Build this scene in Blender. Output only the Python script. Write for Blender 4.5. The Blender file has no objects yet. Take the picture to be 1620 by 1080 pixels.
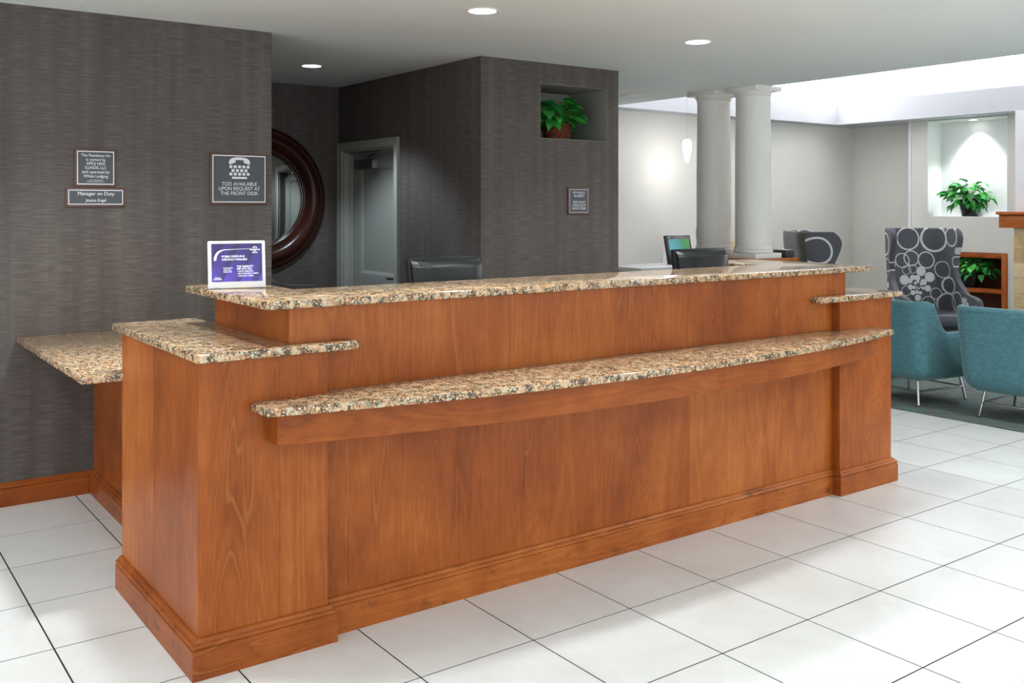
import bpy, bmesh, math, random
from mathutils import Vector, Matrix

random.seed(7)
SC = bpy.context.scene
COL = SC.collection
PI = math.pi

# ------------------------------------------------------------------ camera
H = 1.514
cam_d = bpy.data.cameras.new('camera')
cam = bpy.data.objects.new('camera', cam_d)
COL.objects.link(cam)
cam.location = (0, 0, H)
cam.rotation_euler = (PI / 2, 0, -math.radians(36.02))
cam_d.sensor_width = 36
cam_d.lens = 36 * 1535.6 / 1620
cam_d.shift_y = -212.0 / 1620
cam_d.clip_start = 0.05
SC.camera = cam

# ------------------------------------------------------------------ world, exposure
world = bpy.data.worlds.new('world')
SC.world = world
world.use_nodes = True
wbg = world.node_tree.nodes['Background']
wbg.inputs[0].default_value = (0.88, 0.96, 1.0, 1)
wbg.inputs[1].default_value = 2.75
SC.view_settings.view_transform = 'Standard'
SC.view_settings.look = 'None'
SC.view_settings.gamma = 1
SC.view_settings.exposure = 0.0
SC.view_settings.use_curve_mapping = False
SC.cycles.max_bounces = 7
SC.cycles.diffuse_bounces = 5
SC.cycles.glossy_bounces = 4
SC.cycles.caustics_reflective = False
SC.cycles.caustics_refractive = False
SC.cycles.sample_clamp_indirect = 6
SC.cycles.use_denoising = True

ZC = 2.552           # main ceiling height
CAN_W = 44           # watts of each downlight
DESK_CAN_W = 125
OFFICE_W = 150
COVE_W = 165
NICHE_W = 75
PENDANT_W = 4.5


def area_light(name, loc, sx, sy, watts, rot, color=(1, 1, 1)):
    d = bpy.data.lights.new(name, 'AREA')
    d.shape = 'RECTANGLE'
    d.size, d.size_y, d.energy, d.color = sx, sy, watts, color
    o = bpy.data.objects.new(name, d)
    COL.objects.link(o)
    o.location = loc
    o.rotation_euler = rot
    return o


# strip lights lying in the trough of the lobby cove, shining up
area_light('cove_strip_back', (8.6, 7.58, 2.83), 3.8, 0.10, COVE_W, (PI, 0, 0))
area_light('cove_strip_right', (10.75, 3.6, 2.83), 0.10, 7.0, COVE_W * 1.5, (PI, 0, 0))


# ------------------------------------------------------------------ helpers
def lin(c):
    c = c / 255.0
    return c / 12.92 if c <= 0.04045 else ((c + 0.055) / 1.055) ** 2.4


def rgb(r, g, b):
    return (lin(r), lin(g), lin(b), 1)


WP = {}


def reg(o, parent, loc):
    COL.objects.link(o)
    if parent is not None:
        o.parent = parent
    WP[o.name] = loc
    return o


def tag(o, label=None, cat=None, group=None, kind=None):
    if label:
        o['label'] = label
    if cat:
        o['category'] = cat
    if group:
        o['group'] = group
    if kind:
        o['kind'] = kind
    return o


def thing(name, loc, label, cat, group=None, rz=0, kind=None):
    o = bpy.data.objects.new(name, None)
    o.empty_display_size = 0.1
    o.location = loc
    o.rotation_euler = (0, 0, rz)
    reg(o, None, Vector(loc))
    return tag(o, label, cat, group, kind)


def finish(name, bm, mat, parent=None, local=False, smooth=False, recalc=True):
    """bmesh -> one mesh object. World coordinates unless local; a child's mesh is stored relative to its thing."""
    if recalc:
        bmesh.ops.recalc_face_normals(bm, faces=bm.faces)
    if parent is not None:
        off = WP[parent.name]
        if not local:
            bmesh.ops.translate(bm, verts=bm.verts, vec=-off)
        loc = Vector((0, 0, 0))
        wp = off
    else:
        xs = [v.co for v in bm.verts]
        lo = Vector([min(v[i] for v in xs) for i in range(3)])
        hi = Vector([max(v[i] for v in xs) for i in range(3)])
        loc = Vector(((lo.x + hi.x) / 2, (lo.y + hi.y) / 2, lo.z))
        bmesh.ops.translate(bm, verts=bm.verts, vec=-loc)
        wp = loc
    me = bpy.data.meshes.new(name)
    bm.to_mesh(me)
    bm.free()
    for m in (mat if isinstance(mat, (list, tuple)) else [mat]):
        me.materials.append(m)
    if smooth:
        for p in me.polygons:
            p.use_smooth = True
        if smooth != 'all':
            me.set_sharp_from_angle(angle=math.radians(40))
    o = bpy.data.objects.new(name, me)
    o.location = loc
    return reg(o, parent, wp)


def add_box(bm, x0, x1, y0, y1, z0, z1, bev=0, seg=2, M=None):
    r = bmesh.ops.create_cube(bm, size=1)
    vs = r['verts']
    for v in vs:
        v.co = Vector(((x0 + x1) / 2 + v.co.x * (x1 - x0), (y0 + y1) / 2 + v.co.y * (y1 - y0), (z0 + z1) / 2 + v.co.z * (z1 - z0)))
    if bev:
        es = list({e for v in vs for e in v.link_edges})
        g = bmesh.ops.bevel(bm, geom=es, offset=bev, segments=seg, affect='EDGES', profile=0.5)
        vs = list({v for f in g['faces'] for v in f.verts} | {v for v in vs if v.is_valid})
    if M is not None:
        for v in vs:
            v.co = M @ v.co
    return vs


def box(name, x0, x1, y0, y1, z0, z1, mat, parent=None, bev=0, local=False, seg=2, M=None):
    bm = bmesh.new()
    add_box(bm, x0, x1, y0, y1, z0, z1, bev, seg, M)
    return finish(name, bm, mat, parent, local, smooth=bool(bev))


def boxes(name, lst, mat, parent=None, bev=0, local=False):
    bm = bmesh.new()
    for b in lst:
        add_box(bm, *b, bev=bev)
    return finish(name, bm, mat, parent, local, smooth=bool(bev))


def add_prism(bm, pts, z0, z1, M=None):
    """plan polygon extruded in z"""
    a = [bm.verts.new((p[0], p[1], z0)) for p in pts]
    b = [bm.verts.new((p[0], p[1], z1)) for p in pts]
    n = len(pts)
    bm.faces.new(a[::-1])
    bm.faces.new(b)
    for i in range(n):
        bm.faces.new((a[i], a[(i + 1) % n], b[(i + 1) % n], b[i]))
    if M is not None:
        for v in a + b:
            v.co = M @ v.co
    return a + b


def prism(name, pts, z0, z1, mat, parent=None, bev=0, local=False, M=None):
    bm = bmesh.new()
    add_prism(bm, pts, z0, z1)
    if bev:
        bmesh.ops.recalc_face_normals(bm, faces=bm.faces)
        es = [e for e in bm.edges if len(e.link_faces) == 2 and e.calc_face_angle(0) > 0.5]
        bmesh.ops.bevel(bm, geom=es, offset=bev, segments=2, affect='EDGES', profile=0.5)
    if M is not None:
        bmesh.ops.transform(bm, matrix=M, verts=bm.verts)
    return finish(name, bm, mat, parent, local, smooth=bool(bev))


def add_lathe(bm, prof, n=48, M=None, closed=False):
    rings = []
    for r, z in prof:
        if r < 1e-6:
            rings.append([bm.verts.new((0, 0, z))])
        else:
            rings.append([bm.verts.new((r * math.cos(2 * PI * i / n), r * math.sin(2 * PI * i / n), z)) for i in range(n)])
    prs = list(zip(rings[:-1], rings[1:]))
    if closed:
        prs.append((rings[-1], rings[0]))
    for a, b in prs:
        for i in range(n):
            j = (i + 1) % n
            if len(a) == 1 and len(b) == 1:
                continue
            if len(a) == 1:
                bm.faces.new((a[0], b[j], b[i]))
            elif len(b) == 1:
                bm.faces.new((a[i], a[j], b[0]))
            else:
                bm.faces.new((a[i], a[j], b[j], b[i]))
    vs = [v for r in rings for v in r]
    if M is not None:
        for v in vs:
            v.co = M @ v.co
    return vs


def lathe(name, prof, mat, parent=None, n=48, M=None, local=False, smooth=True, closed=False):
    bm = bmesh.new()
    add_lathe(bm, prof, n, M, closed)
    return finish(name, bm, mat, parent, local, smooth=smooth)


def add_tube(bm, pts, r, n=10):
    pts = [Vector(p) for p in pts]
    rings = []
    for i, p in enumerate(pts):
        d = (pts[min(i + 1, len(pts) - 1)] - pts[max(i - 1, 0)]).normalized()
        up = Vector((0, 0, 1)) if abs(d.z) < 0.9 else Vector((1, 0, 0))
        a = d.cross(up).normalized()
        b = d.cross(a)
        rings.append([bm.verts.new(p + (a * math.cos(2 * PI * k / n) + b * math.sin(2 * PI * k / n)) * r) for k in range(n)])
    for q, w in zip(rings[:-1], rings[1:]):
        for k in range(n):
            bm.faces.new((q[k], q[(k + 1) % n], w[(k + 1) % n], w[k]))
    bm.faces.new(rings[0][::-1])
    bm.faces.new(rings[-1])


def tube(name, pts, r, mat, parent=None, local=False, n=10):
    bm = bmesh.new()
    add_tube(bm, pts, r, n)
    return finish(name, bm, mat, parent, local, smooth=True)


_txt = {}


def add_text(bm, s, size, M, align='CENTER', spacing=1.0, depth=0.0):
    """flat lettering as mesh; local text plane x right, y up, mapped by M"""
    cu = bpy.data.curves.new('lettering', 'FONT')
    cu.body = s
    cu.size = size
    cu.align_x = align
    cu.align_y = 'CENTER'
    cu.space_character = spacing
    cu.resolution_u = 3
    cu.extrude = depth
    ob = bpy.data.objects.new('lettering_tmp', cu)
    COL.objects.link(ob)
    dg = bpy.context.evaluated_depsgraph_get()
    me = bpy.data.meshes.new_from_object(ob.evaluated_get(dg))
    me.transform(M)
    bm.from_mesh(me)
    bpy.data.meshes.remove(me)
    bpy.data.objects.remove(ob)
    bpy.data.curves.remove(cu)


# ------------------------------------------------------------------ materials
class NT:
    def __init__(self, name):
        self.m = bpy.data.materials.new(name)
        self.m.use_nodes = True
        self.t = self.m.node_tree
        self.b = self.t.nodes['Principled BSDF']

    def n(self, typ, **kw):
        nd = self.t.nodes.new(typ)
        for k, v in kw.items():
            if k in nd.bl_rna.properties:
                setattr(nd, k, v)
            else:
                nd.inputs[k].default_value = v
        return nd

    def l(self, a, b):
        self.t.links.new(a, b)

    def pos(self, scale=(1, 1, 1)):
        g = self.n('ShaderNodeNewGeometry')
        mp = self.n('ShaderNodeMapping')
        mp.inputs['Scale'].default_value = scale
        self.l(g.outputs['Position'], mp.inputs['Vector'])
        return mp.outputs[0]

    def noise(self, vec, scale, detail=3, rough=0.5, dist=0.0):
        nd = self.n('ShaderNodeTexNoise')
        nd.inputs['Scale'].default_value = scale
        nd.inputs['Detail'].default_value = detail
        nd.inputs['Roughness'].default_value = rough
        nd.inputs['Distortion'].default_value = dist
        self.l(vec, nd.inputs['Vector'])
        return nd.outputs['Fac']

    def ramp(self, fac, stops, interp='LINEAR'):
        nd = self.n('ShaderNodeValToRGB')
        cr = nd.color_ramp
        cr.interpolation = interp
        while len(cr.elements) < len(stops):
            cr.elements.new(0.5)
        for e, (p, c) in zip(cr.elements, stops):
            e.position = p
            e.color = c
        self.l(fac, nd.inputs[0])
        return nd.outputs[0]

    def math(self, op, a, b=None, clamp=False):
        nd = self.n('ShaderNodeMath')
        nd.operation = op
        nd.use_clamp = clamp
        for i, v in enumerate((a, b)):
            if v is None:
                continue
            if isinstance(v, (int, float)):
                nd.inputs[i].default_value = v
            else:
                self.l(v, nd.inputs[i])
        return nd.outputs[0]

    def mix(self, fac, a, b, mode='MIX'):
        nd = self.n('ShaderNodeMix')
        nd.data_type = 'RGBA'
        nd.blend_type = mode
        for i, v in ((0, fac), (6, a), (7, b)):
            if isinstance(v, (int, float)):
                nd.inputs[i].default_value = v
            elif isinstance(v, tuple):
                nd.inputs[i].default_value = v
            else:
                self.l(v, nd.inputs[i])
        return nd.outputs[2]

    def bump(self, h, strength=0.2, dist=0.002):
        nd = self.n('ShaderNodeBump')
        nd.inputs['Strength'].default_value = strength
        nd.inputs['Distance'].default_value = dist
        self.l(h, nd.inputs['Height'])
        self.l(nd.outputs[0], self.b.inputs['Normal'])

    def out(self, color, rough=0.5, spec=0.5, metal=0.0):
        if isinstance(color, tuple):
            self.b.inputs['Base Color'].default_value = color
        else:
            self.l(color, self.b.inputs['Base Color'])
        self.b.inputs['Roughness'].default_value = rough
        self.b.inputs['Specular IOR Level'].default_value = spec
        self.b.inputs['Metallic'].default_value = metal
        return self.m


def plain(name, col, rough=0.5, spec=0.5, metal=0.0, var=0.04, vs=8.0):
    t = NT(name)
    f = t.noise(t.pos(), vs, 3)
    d = tuple(max(0, c * (1 - var)) for c in col[:3]) + (1,)
    u = tuple(min(1, c * (1 + var)) for c in col[:3]) + (1,)
    return t.out(t.ramp(f, [(0.3, d), (0.7, u)]), rough, spec, metal)


def emit(name, col, strength):
    t = NT(name)
    t.b.inputs['Base Color'].default_value = (0.8, 0.8, 0.8, 1)
    t.b.inputs['Emission Color'].default_value = col
    t.b.inputs['Emission Strength'].default_value = strength
    return t.m


def wood(name, grain='Z', dark=(112, 52, 18), mid=(147, 76, 30), light=(176, 103, 47), rough=0.36, scuff=False):
    t = NT(name)
    sc = {'Z': (1, 1, 0.10), 'X': (0.10, 1, 1), 'Y': (1, 0.10, 1)}[grain]
    # every veneer sheet is cut from another place in the log
    oi = t.n('ShaderNodeObjectInfo')
    g = t.n('ShaderNodeNewGeometry')
    off = t.n('ShaderNodeVectorMath', operation='SCALE')
    off.inputs[0].default_value = (13.0, 7.0, 5.0)
    t.l(oi.outputs['Random'], off.inputs['Scale'])
    ad = t.n('ShaderNodeVectorMath', operation='ADD')
    t.l(g.outputs['Position'], ad.inputs[0])
    t.l(off.outputs[0], ad.inputs[1])
    mp = t.n('ShaderNodeMapping')
    mp.inputs['Scale'].default_value = sc
    t.l(ad.outputs[0], mp.inputs['Vector'])
    v = mp.outputs[0]
    fine = t.noise(v, 130, 3, 0.6)
    broad = t.noise(v, 5, 2, 0.5, 0.6)
    rings = t.math('FRACT', t.math('MULTIPLY', broad, 13.0))
    figure = t.math('ABSOLUTE', t.math('SUBTRACT', rings, 0.5))
    blot = t.noise(t.pos((1, 1, 0.6)), 3.2, 3, 0.6)
    f = t.math('ADD', t.math('MULTIPLY', fine, 0.24), t.math('MULTIPLY', figure, 0.20))
    f = t.math('ADD', f, t.math('MULTIPLY', blot, 0.62))
    f = t.math('ADD', f, t.math('MULTIPLY', t.math('SUBTRACT', oi.outputs['Random'], 0.5), 0.16))
    c = t.ramp(f, [(0.26, rgb(*dark)), (0.48, rgb(*mid)), (0.72, rgb(*light))])
    # thin paler growth lines of the figured veneer
    line = t.math('MULTIPLY', t.math('SUBTRACT', 1.0, t.math('MULTIPLY', figure, 12.0), True), 0.30)
    patch = t.ramp(t.noise(mp.outputs[0], 2.2, 2), [(0.45, (0, 0, 0, 1)), (0.62, (1, 1, 1, 1))])
    c = t.mix(t.math('MULTIPLY', line, patch), c, rgb(min(255, light[0] + 18), light[1] + 22, light[2] + 14))
    if scuff:
        sm = t.noise(t.pos((1, 1, 1.6)), 9, 5, 0.7)
        c = t.mix(t.ramp(sm, [(0.56, (0, 0, 0, 1)), (0.72, (0.75, 0.75, 0.75, 1))]), c, rgb(58, 32, 18))
    t.bump(fine, 0.05, 0.001)
    t.b.inputs['Coat Weight'].default_value = 0.06
    t.b.inputs['Coat Roughness'].default_value = 0.22
    return t.out(c, rough, 0.18)


def granite():
    t = NT('granite')
    p = t.pos()
    nz = t.n('ShaderNodeTexNoise')
    nz.inputs['Scale'].default_value = 40
    t.l(p, nz.inputs['Vector'])
    sub = t.n('ShaderNodeVectorMath', operation='SCALE')
    sub.inputs['Scale'].default_value = 0.016
    t.l(nz.outputs['Color'], sub.inputs[0])
    ad = t.n('ShaderNodeVectorMath', operation='ADD')
    t.l(p, ad.inputs[0])
    t.l(sub.outputs[0], ad.inputs[1])
    vo = t.n('ShaderNodeTexVoronoi')
    vo.inputs['Scale'].default_value = 84
    t.l(ad.outputs[0], vo.inputs['Vector'])
    sep = t.n('ShaderNodeSeparateColor')
    t.l(vo.outputs['Color'], sep.inputs[0])
    base = t.ramp(sep.outputs[0], [(0.0, rgb(196, 158, 120)), (0.2, rgb(178, 134, 94)), (0.4, rgb(208, 174, 140)), (0.62, rgb(188, 162, 130)), (0.8, rgb(188, 178, 156)), (0.92, rgb(140, 128, 106))], 'CONSTANT')
    edge = t.n('ShaderNodeTexVoronoi')
    edge.feature = 'DISTANCE_TO_EDGE'
    edge.inputs['Scale'].default_value = 84
    t.l(ad.outputs[0], edge.inputs['Vector'])
    clump = t.noise(p, 34, 4, 0.65)
    thr = t.math('MULTIPLY', t.math('SUBTRACT', clump, 0.42), 1.0)
    e2 = t.math('LESS_THAN', edge.outputs['Distance'], thr)
    # dark mica: along the crystal edges, wider where it clumps
    speck = t.noise(p, 150, 3, 0.6)
    dark = t.ramp(speck, [(0.35, rgb(24, 21, 16)), (0.55, rgb(52, 44, 32)), (0.72, rgb(88, 76, 56))])
    k = t.math('MULTIPLY', e2, 0.88)
    c = t.mix(k, base, dark)
    return t.out(c, 0.10, 0.4)


def wallpaper():
    t = NT('wallpaper')
    g = t.n('ShaderNodeNewGeometry')
    s = t.n('ShaderNodeSeparateXYZ')
    t.l(g.outputs['Position'], s.inputs[0])
    u = t.math('ADD', s.outputs[0], s.outputs[1])
    cb = t.n('ShaderNodeCombineXYZ')
    t.l(t.math('MULTIPLY', u, 9.0), cb.inputs[0])
    t.l(t.math('MULTIPLY', s.outputs[2], 190.0), cb.inputs[1])
    streak = t.noise(cb.outputs[0], 1.0, 3, 0.6)
    cb2 = t.n('ShaderNodeCombineXYZ')
    t.l(t.math('MULTIPLY', u, 11.0), cb2.inputs[0])
    t.l(t.math('MULTIPLY', s.outputs[2], 0.5), cb2.inputs[1])
    strip = t.noise(cb2.outputs[0], 1.0, 2, 0.5)
    f = t.math('ADD', t.math('MULTIPLY', streak, 0.75), t.math('MULTIPLY', strip, 0.35))
    c = t.ramp(f, [(0.33, rgb(62, 55, 51)), (0.55, rgb(80, 72, 68)), (0.78, rgb(106, 98, 93))])
    t.bump(streak, 0.12, 0.001)
    return t.out(c, 0.55, 0.35)


def tile_mat():
    t = NT('porcelain_tile')
    oi = t.n('ShaderNodeObjectInfo')
    v = t.noise(t.pos(), 2.2, 5, 0.62, 0.8)
    vein = t.noise(t.pos(), 6, 5, 0.7, 1.5)
    f = t.math('ADD', t.math('MULTIPLY', v, 0.7), t.math('MULTIPLY', vein, 0.3))
    f = t.math('ADD', f, t.math('MULTIPLY', t.math('SUBTRACT', oi.outputs['Random'], 0.5), 0.10))
    c = t.ramp(f, [(0.32, rgb(208, 206, 202)), (0.55, rgb(217, 217, 215)), (0.75, rgb(223, 224, 223))])
    return t.out(c, 0.30, 0.4)


def carpet_mat():
    t = NT('striped_carpet')
    a = t.noise(t.pos((9, 1.3, 1)), 4.0, 4, 0.7, 0.4)
    b = t.noise(t.pos((30, 4, 1)), 3.0, 3, 0.6)
    f = t.math('ADD', t.math('MULTIPLY', a, 0.7), t.math('MULTIPLY', b, 0.3))
    c = t.ramp(f, [(0.30, rgb(60, 60, 57)), (0.42, rgb(92, 90, 84)), (0.5, rgb(112, 108, 99)), (0.56, rgb(70, 124, 128)), (0.62, rgb(112, 118, 114)), (0.72, rgb(176, 168, 146))])
    t.bump(t.noise(t.pos(), 500, 2), 0.5, 0.004)
    return t.out(c, 0.95, 0.1)


def fabric(name, a, b, sc=420):
    t = NT(name)
    n1 = t.noise(t.pos(), sc, 2, 0.6)
    n2 = t.noise(t.pos((1, 1, 2.4)), 26, 4, 0.7)
    f = t.math('ADD', t.math('MULTIPLY', n1, 0.45), t.math('MULTIPLY', n2, 0.55))
    c = t.ramp(f, [(0.35, rgb(*a)), (0.65, rgb(*b))])
    t.bump(n1, 0.25, 0.0015)
    t.b.inputs['Sheen Weight'].default_value = 0.25
    return t.out(c, 0.85, 0.2)


def circles_fabric(circ):
    """dark grey cloth printed with white rings and discs, placed in the shell's own cloth coordinates (metres)"""
    t = NT('circle_print_fabric')
    uv = t.n('ShaderNodeUVMap')
    base = t.ramp(t.noise(t.pos(), 400, 2), [(0.3, rgb(72, 73, 79)), (0.7, rgb(92, 93, 99))])
    acc = None
    for (cu, cv, r, w) in circ:
        vm = t.n('ShaderNodeVectorMath', operation='DISTANCE')
        t.l(uv.outputs[0], vm.inputs[0])
        vm.inputs[1].default_value = (cu, cv, 0)
        if w == 0:
            m = t.math('LESS_THAN', vm.outputs['Value'], r)
        else:
            m = t.math('LESS_THAN', t.math('ABSOLUTE', t.math('SUBTRACT', vm.outputs['Value'], r)), w)
        acc = m if acc is None else t.math('MAXIMUM', acc, m)
    c = t.mix(acc, base, rgb(208, 208, 206))
    return t.out(c, 0.8, 0.25)


WOOD = wood('cherry_veneer')
WOOD_X = wood('cherry_wood_long', 'X')
WOOD_Y = wood('cherry_wood_deep', 'Y')
BASE_X = wood('scuffed_baseboard_wood', 'X', scuff=True)
BASE_Y = wood('scuffed_baseboard_wood_deep', 'Y', scuff=True)
WOOD_DK = wood('cherry_shelf_interior', 'X', (58, 26, 16), (78, 36, 20), (96, 46, 26))
GRAN = granite()
PAPER = wallpaper()
TILE = tile_mat()
CARPET = carpet_mat()
CEIL = plain('ceiling_paint', rgb(234, 238, 236), 0.9, 0.2, var=0.015, vs=2)
TRAYP = plain('tray_paint', rgb(238, 238, 240), 0.9, 0.2, var=0.01, vs=2)
BEAMP = plain('shaded_beam_paint', rgb(196, 198, 203), 0.9, 0.2, var=0.01, vs=2)  # darker than the tray white, so the beam looks shaded below the cove
LOBBY = plain('lobby_wall_paint', rgb(222, 219, 212), 0.85, 0.25, var=0.02, vs=2)
NICHEP = plain('white_niche_paint', rgb(236, 237, 236), 0.85, 0.25, var=0.01, vs=2)
NICHEG = plain('grey_niche_paint', rgb(128, 128, 120), 0.85, 0.25, var=0.02)
COLP = plain('column_paint', rgb(226, 223, 217), 0.55, 0.4, var=0.01)
DOORP = plain('door_paint', rgb(150, 150, 142), 0.45, 0.45, var=0.02)
GROUT = plain('grout', rgb(38, 38, 37), 0.9, 0.2)
BLACK = plain('black_plastic', rgb(20, 21, 23), 0.35, 0.5)
BLACKG = plain('glossy_black_plastic', rgb(20, 21, 24), 0.4, 0.35)
WHITE = plain('white_plastic', rgb(232, 232, 234), 0.4, 0.5, var=0.01)
SILVER = plain('brushed_metal', rgb(190, 190, 192), 0.3, 0.5, 1.0)
CHROME = plain('chrome', rgb(200, 200, 205), 0.18, 0.5, 1.0)
DKMETAL = plain('dark_metal', rgb(96, 98, 104), 0.4, 0.5, 0.8)
MIRROR = plain('mirror_glass', rgb(236, 238, 236), 0.0, 0.5, 1.0, var=0.0)
MAHOG = wood('mahogany_frame', 'X', (34, 16, 12), (50, 23, 17), (66, 32, 24), 0.22)
SIGNWOOD = plain('sign_backing_wood', rgb(92, 66, 58), 0.5, 0.4, var=0.1, vs=60)
SIGNPLATE = plain('sign_plate_grey', rgb(70, 71, 76), 0.45, 0.4)
SIGNWHITE = plain('sign_lettering_white', rgb(222, 222, 224), 0.5, 0.4, var=0.0)
BLUE = fabric('teal_fabric', (56, 100, 108), (88, 134, 141))
CHAR = fabric('charcoal_fabric', (62, 62, 60), (78, 78, 76))
VINYL = plain('charcoal_vinyl', rgb(56, 58, 66), 0.35, 0.5)
LAMP = emit('lamp_lens', (1, 1, 1, 1), 14)
STONE = None


def stone_mat():
    t = NT('travertine_tile')
    oi = t.n('ShaderNodeObjectInfo')
    f = t.math('ADD', t.math('MULTIPLY', t.noise(t.pos((1, 1, 3)), 12, 5, 0.7), 0.7), t.math('MULTIPLY', oi.outputs['Random'], 0.35))
    c = t.ramp(f, [(0.3, rgb(188, 156, 108)), (0.5, rgb(220, 190, 142)), (0.75, rgb(238, 216, 176))])
    t.bump(t.noise(t.pos(), 60, 4), 0.3, 0.003)
    return t.out(c, 0.7, 0.3)


STONE = stone_mat()

# ================================================================== THE SETTING
TS = 0.4572
GX, GY = 1.0583 * H, 1.7858 * H        # one grout crossing of the tile grid


def build_floor():
    fl = box('floor', -3.2, 11.4, -4, 7.9, -0.12, -0.0012, GROUT)
    tag(fl, 'floor of large pale stone-look tiles with thin dark grout', 'floor', kind='structure')
    bm = bmesh.new()
    h = TS / 2 - 0.0030
    add_box(bm, -h, h, -h, h, -0.009, 0)
    me = bpy.data.meshes.new('tile')
    bm.to_mesh(me)
    bm.free()
    me.materials.append(TILE)
    me.polygons.foreach_set('use_smooth', [False] * len(me.polygons))
    s, c, f = math.sin(math.radians(36.02)), math.cos(math.radians(36.02)), 1535.6
    far = bmesh.new()
    lx = 6.62

    def shown(x, y):
        d = x * s + y * c
        if d < 0.8:
            return False
        u = 810 + f * (x * c - y * s) / d
        v = 328 + f * H / d
        return -280 < u < 1900 and v < 1500

    for i in range(-12, 12):
        for j in range(-16, 12):
            x, y = GX + (i + 0.5) * TS, GY + (j + 0.5) * TS
            if y + TS / 2 > 7.7 or x - TS / 2 > lx:
                continue
            hidden = y > 5.6 or (1.3 < x < 4.7 and y > 3.6) or (x > 1.7 and y > 3.6 and x < 5.4 and y - 3.6 > (x - 4.8))
            if shown(x, y) and not hidden and x + TS / 2 < lx + 0.01:
                o = bpy.data.objects.new('tile', me)
                o.location = (x - WP['floor'].x, y - WP['floor'].y, -WP['floor'].z)
                reg(o, fl, Vector((x, y, 0)))
            else:
                add_box(far, x - h, min(x + h, lx - 0.004), y - h, y + h, -0.009, 0)
    o = finish('tile_field', far, TILE, fl)
    tag(o, kind='stuff')
    cp = box('carpet', lx, 11.4, -4, 7.9, -0.0012, 0.004, CARPET)
    tag(cp, 'dark striped teal and grey lobby carpet', 'carpet', kind='structure')


build_floor()


tag(box('carpet', 1.30, 5.0, 4.08, 7.69, 0.0005, 0.006, plain('unseen_staff_carpet', rgb(58, 54, 52), 0.95, 0.1, var=0.3, vs=60)), 'unseen dark carpet added behind the desk to dim the alcove', 'carpet', kind='structure')  # unseen, added dark to cut light bouncing up into the alcove


def struct(o, label, cat='wall'):
    return tag(o, label, cat, kind='structure')


# ceiling, with the fine joint that runs into the dark wall
struct(boxes('ceiling', [(-3.2, 1.1495, -4, 7.9, ZC, ZC + 0.15), (1.1525, 6.68, -4, 7.9, ZC, ZC + 0.15), (1.1, 1.2, -4, 7.9, ZC + 0.004, ZC + 0.1)], CEIL), 'smooth pale painted ceiling over the desk', 'ceiling')
# recessed lobby tray above the seating area
struct(boxes('ceiling_tray', [(6.62, 11.5, -4, 7.9, 3.2, 3.3), (6.6, 6.68, -4, 7.9, ZC + 0.15, 3.2), (6.68, 11.5, 7.75, 7.9, 2.80, 3.2), (11.3, 11.5, -4, 7.75, 2.80, 3.2)], TRAYP), 'bright white recessed tray ceiling above the lobby', 'ceiling')
struct(boxes('trim_1', [(6.68, 10.495, 7.47, 7.69, ZC, 2.82), (10.495, 11.3, -4, 7.69, ZC, 2.82)], BEAMP), 'white dropped beam running round the lobby tray ceiling', 'beam')

# walls
WY = 5.5
struct(box('wall_left', -3.2, 2.234, WY, WY + 0.14, 0, ZC, PAPER), 'long wall with dark taupe woven wallpaper')
struct(box('wall_back', 2.0, 3.9, 7.69, 7.83, 0, ZC, PAPER), 'dark wallpapered back wall of the office alcove')
struct(box('wall_inner', 2.09, 2.234, WY + 0.14, 7.69, 0, ZC, PAPER), 'wallpapered wall of the office alcove hidden beside the mirror')
struct(boxes('wall_desk', [
    (3.735, 4.2475, WY, WY + 0.14, 0, ZC), (4.8865, 5.0, WY, WY + 0.14, 0, ZC), (4.2475, 4.8865, WY, WY + 0.14, 0, 2.0095), (4.2475, 4.8865, WY, WY + 0.14, 2.4055, ZC),
    (4.9, 5.0, WY + 0.14, 7.69, 0, ZC)], PAPER), 'wallpapered wall block with a small plant niche beside the office')
struct(boxes('wall_niche', [
    (4.248, 4.251, WY + 0.0005, 5.95, 2.010, 2.405), (4.883, 4.886, WY + 0.0005, 5.95, 2.010, 2.405), (4.251, 4.883, WY + 0.0005, 5.95, 2.010, 2.013), (4.251, 4.883, WY + 0.0005, 5.95, 2.402, 2.405),
    (4.248, 4.886, 5.95, 5.965, 2.010, 2.405)], NICHEG), 'grey lining of the small square plant niche')
DY0, DY1, DZ = 6.69, 7.61, 2.0
struct(boxes('wall_office', [
    (3.735, 3.875, WY + 0.14, DY0 - 0.002, 0, ZC), (3.735, 3.875, DY1 + 0.002, 7.69, 0, ZC), (3.735, 3.875, DY0 - 0.002, DY1 + 0.002, DZ + 0.002, ZC)], PAPER), 'dark wallpapered alcove wall holding the office door')
struct(box('wall_lobby', 5.0, 11.3, 7.69, 7.83, 0, 2.82, LOBBY), 'pale grey painted rear wall of the lobby')
RX = 10.85
struct(boxes('wall_right', [
    (11.13, 11.4, 6.71, 7.69, 0, ZC), (RX, 11.4, 6.472, 6.71, 0, ZC), (RX, 11.4, 5.25, 5.512, 0, ZC),
    (RX, 11.15, 5.512, 6.472, 1.0, 1.403), (11.15, 11.4, 5.512, 6.472, 0, ZC), (RX, 11.4, -4, 3.2, 0, ZC)], LOBBY), 'pale grey lobby wall with a niche and a built-in shelf')
struct(boxes('wall_recess', [
    (11.14, 11.15, 5.513, 6.471, 1.403, 2.545), (RX + 0.001, 11.14, 6.462, 6.472, 1.403, 2.545), (RX + 0.001, 11.14, 5.512, 5.522, 1.403, 2.545),
    (RX + 0.001, 11.14, 5.522, 6.462, 1.403, 1.409), (RX + 0.001, 11.14, 5.522, 6.462, 2.535, 2.546)], NICHEP), 'bright white lining of the tall lit wall niche')
struct(box('trim_2', RX - 0.012, RX, 6.68, 6.713, 0, ZC, TRAYP), 'white corner guard on the lobby wall', 'trim')
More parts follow.
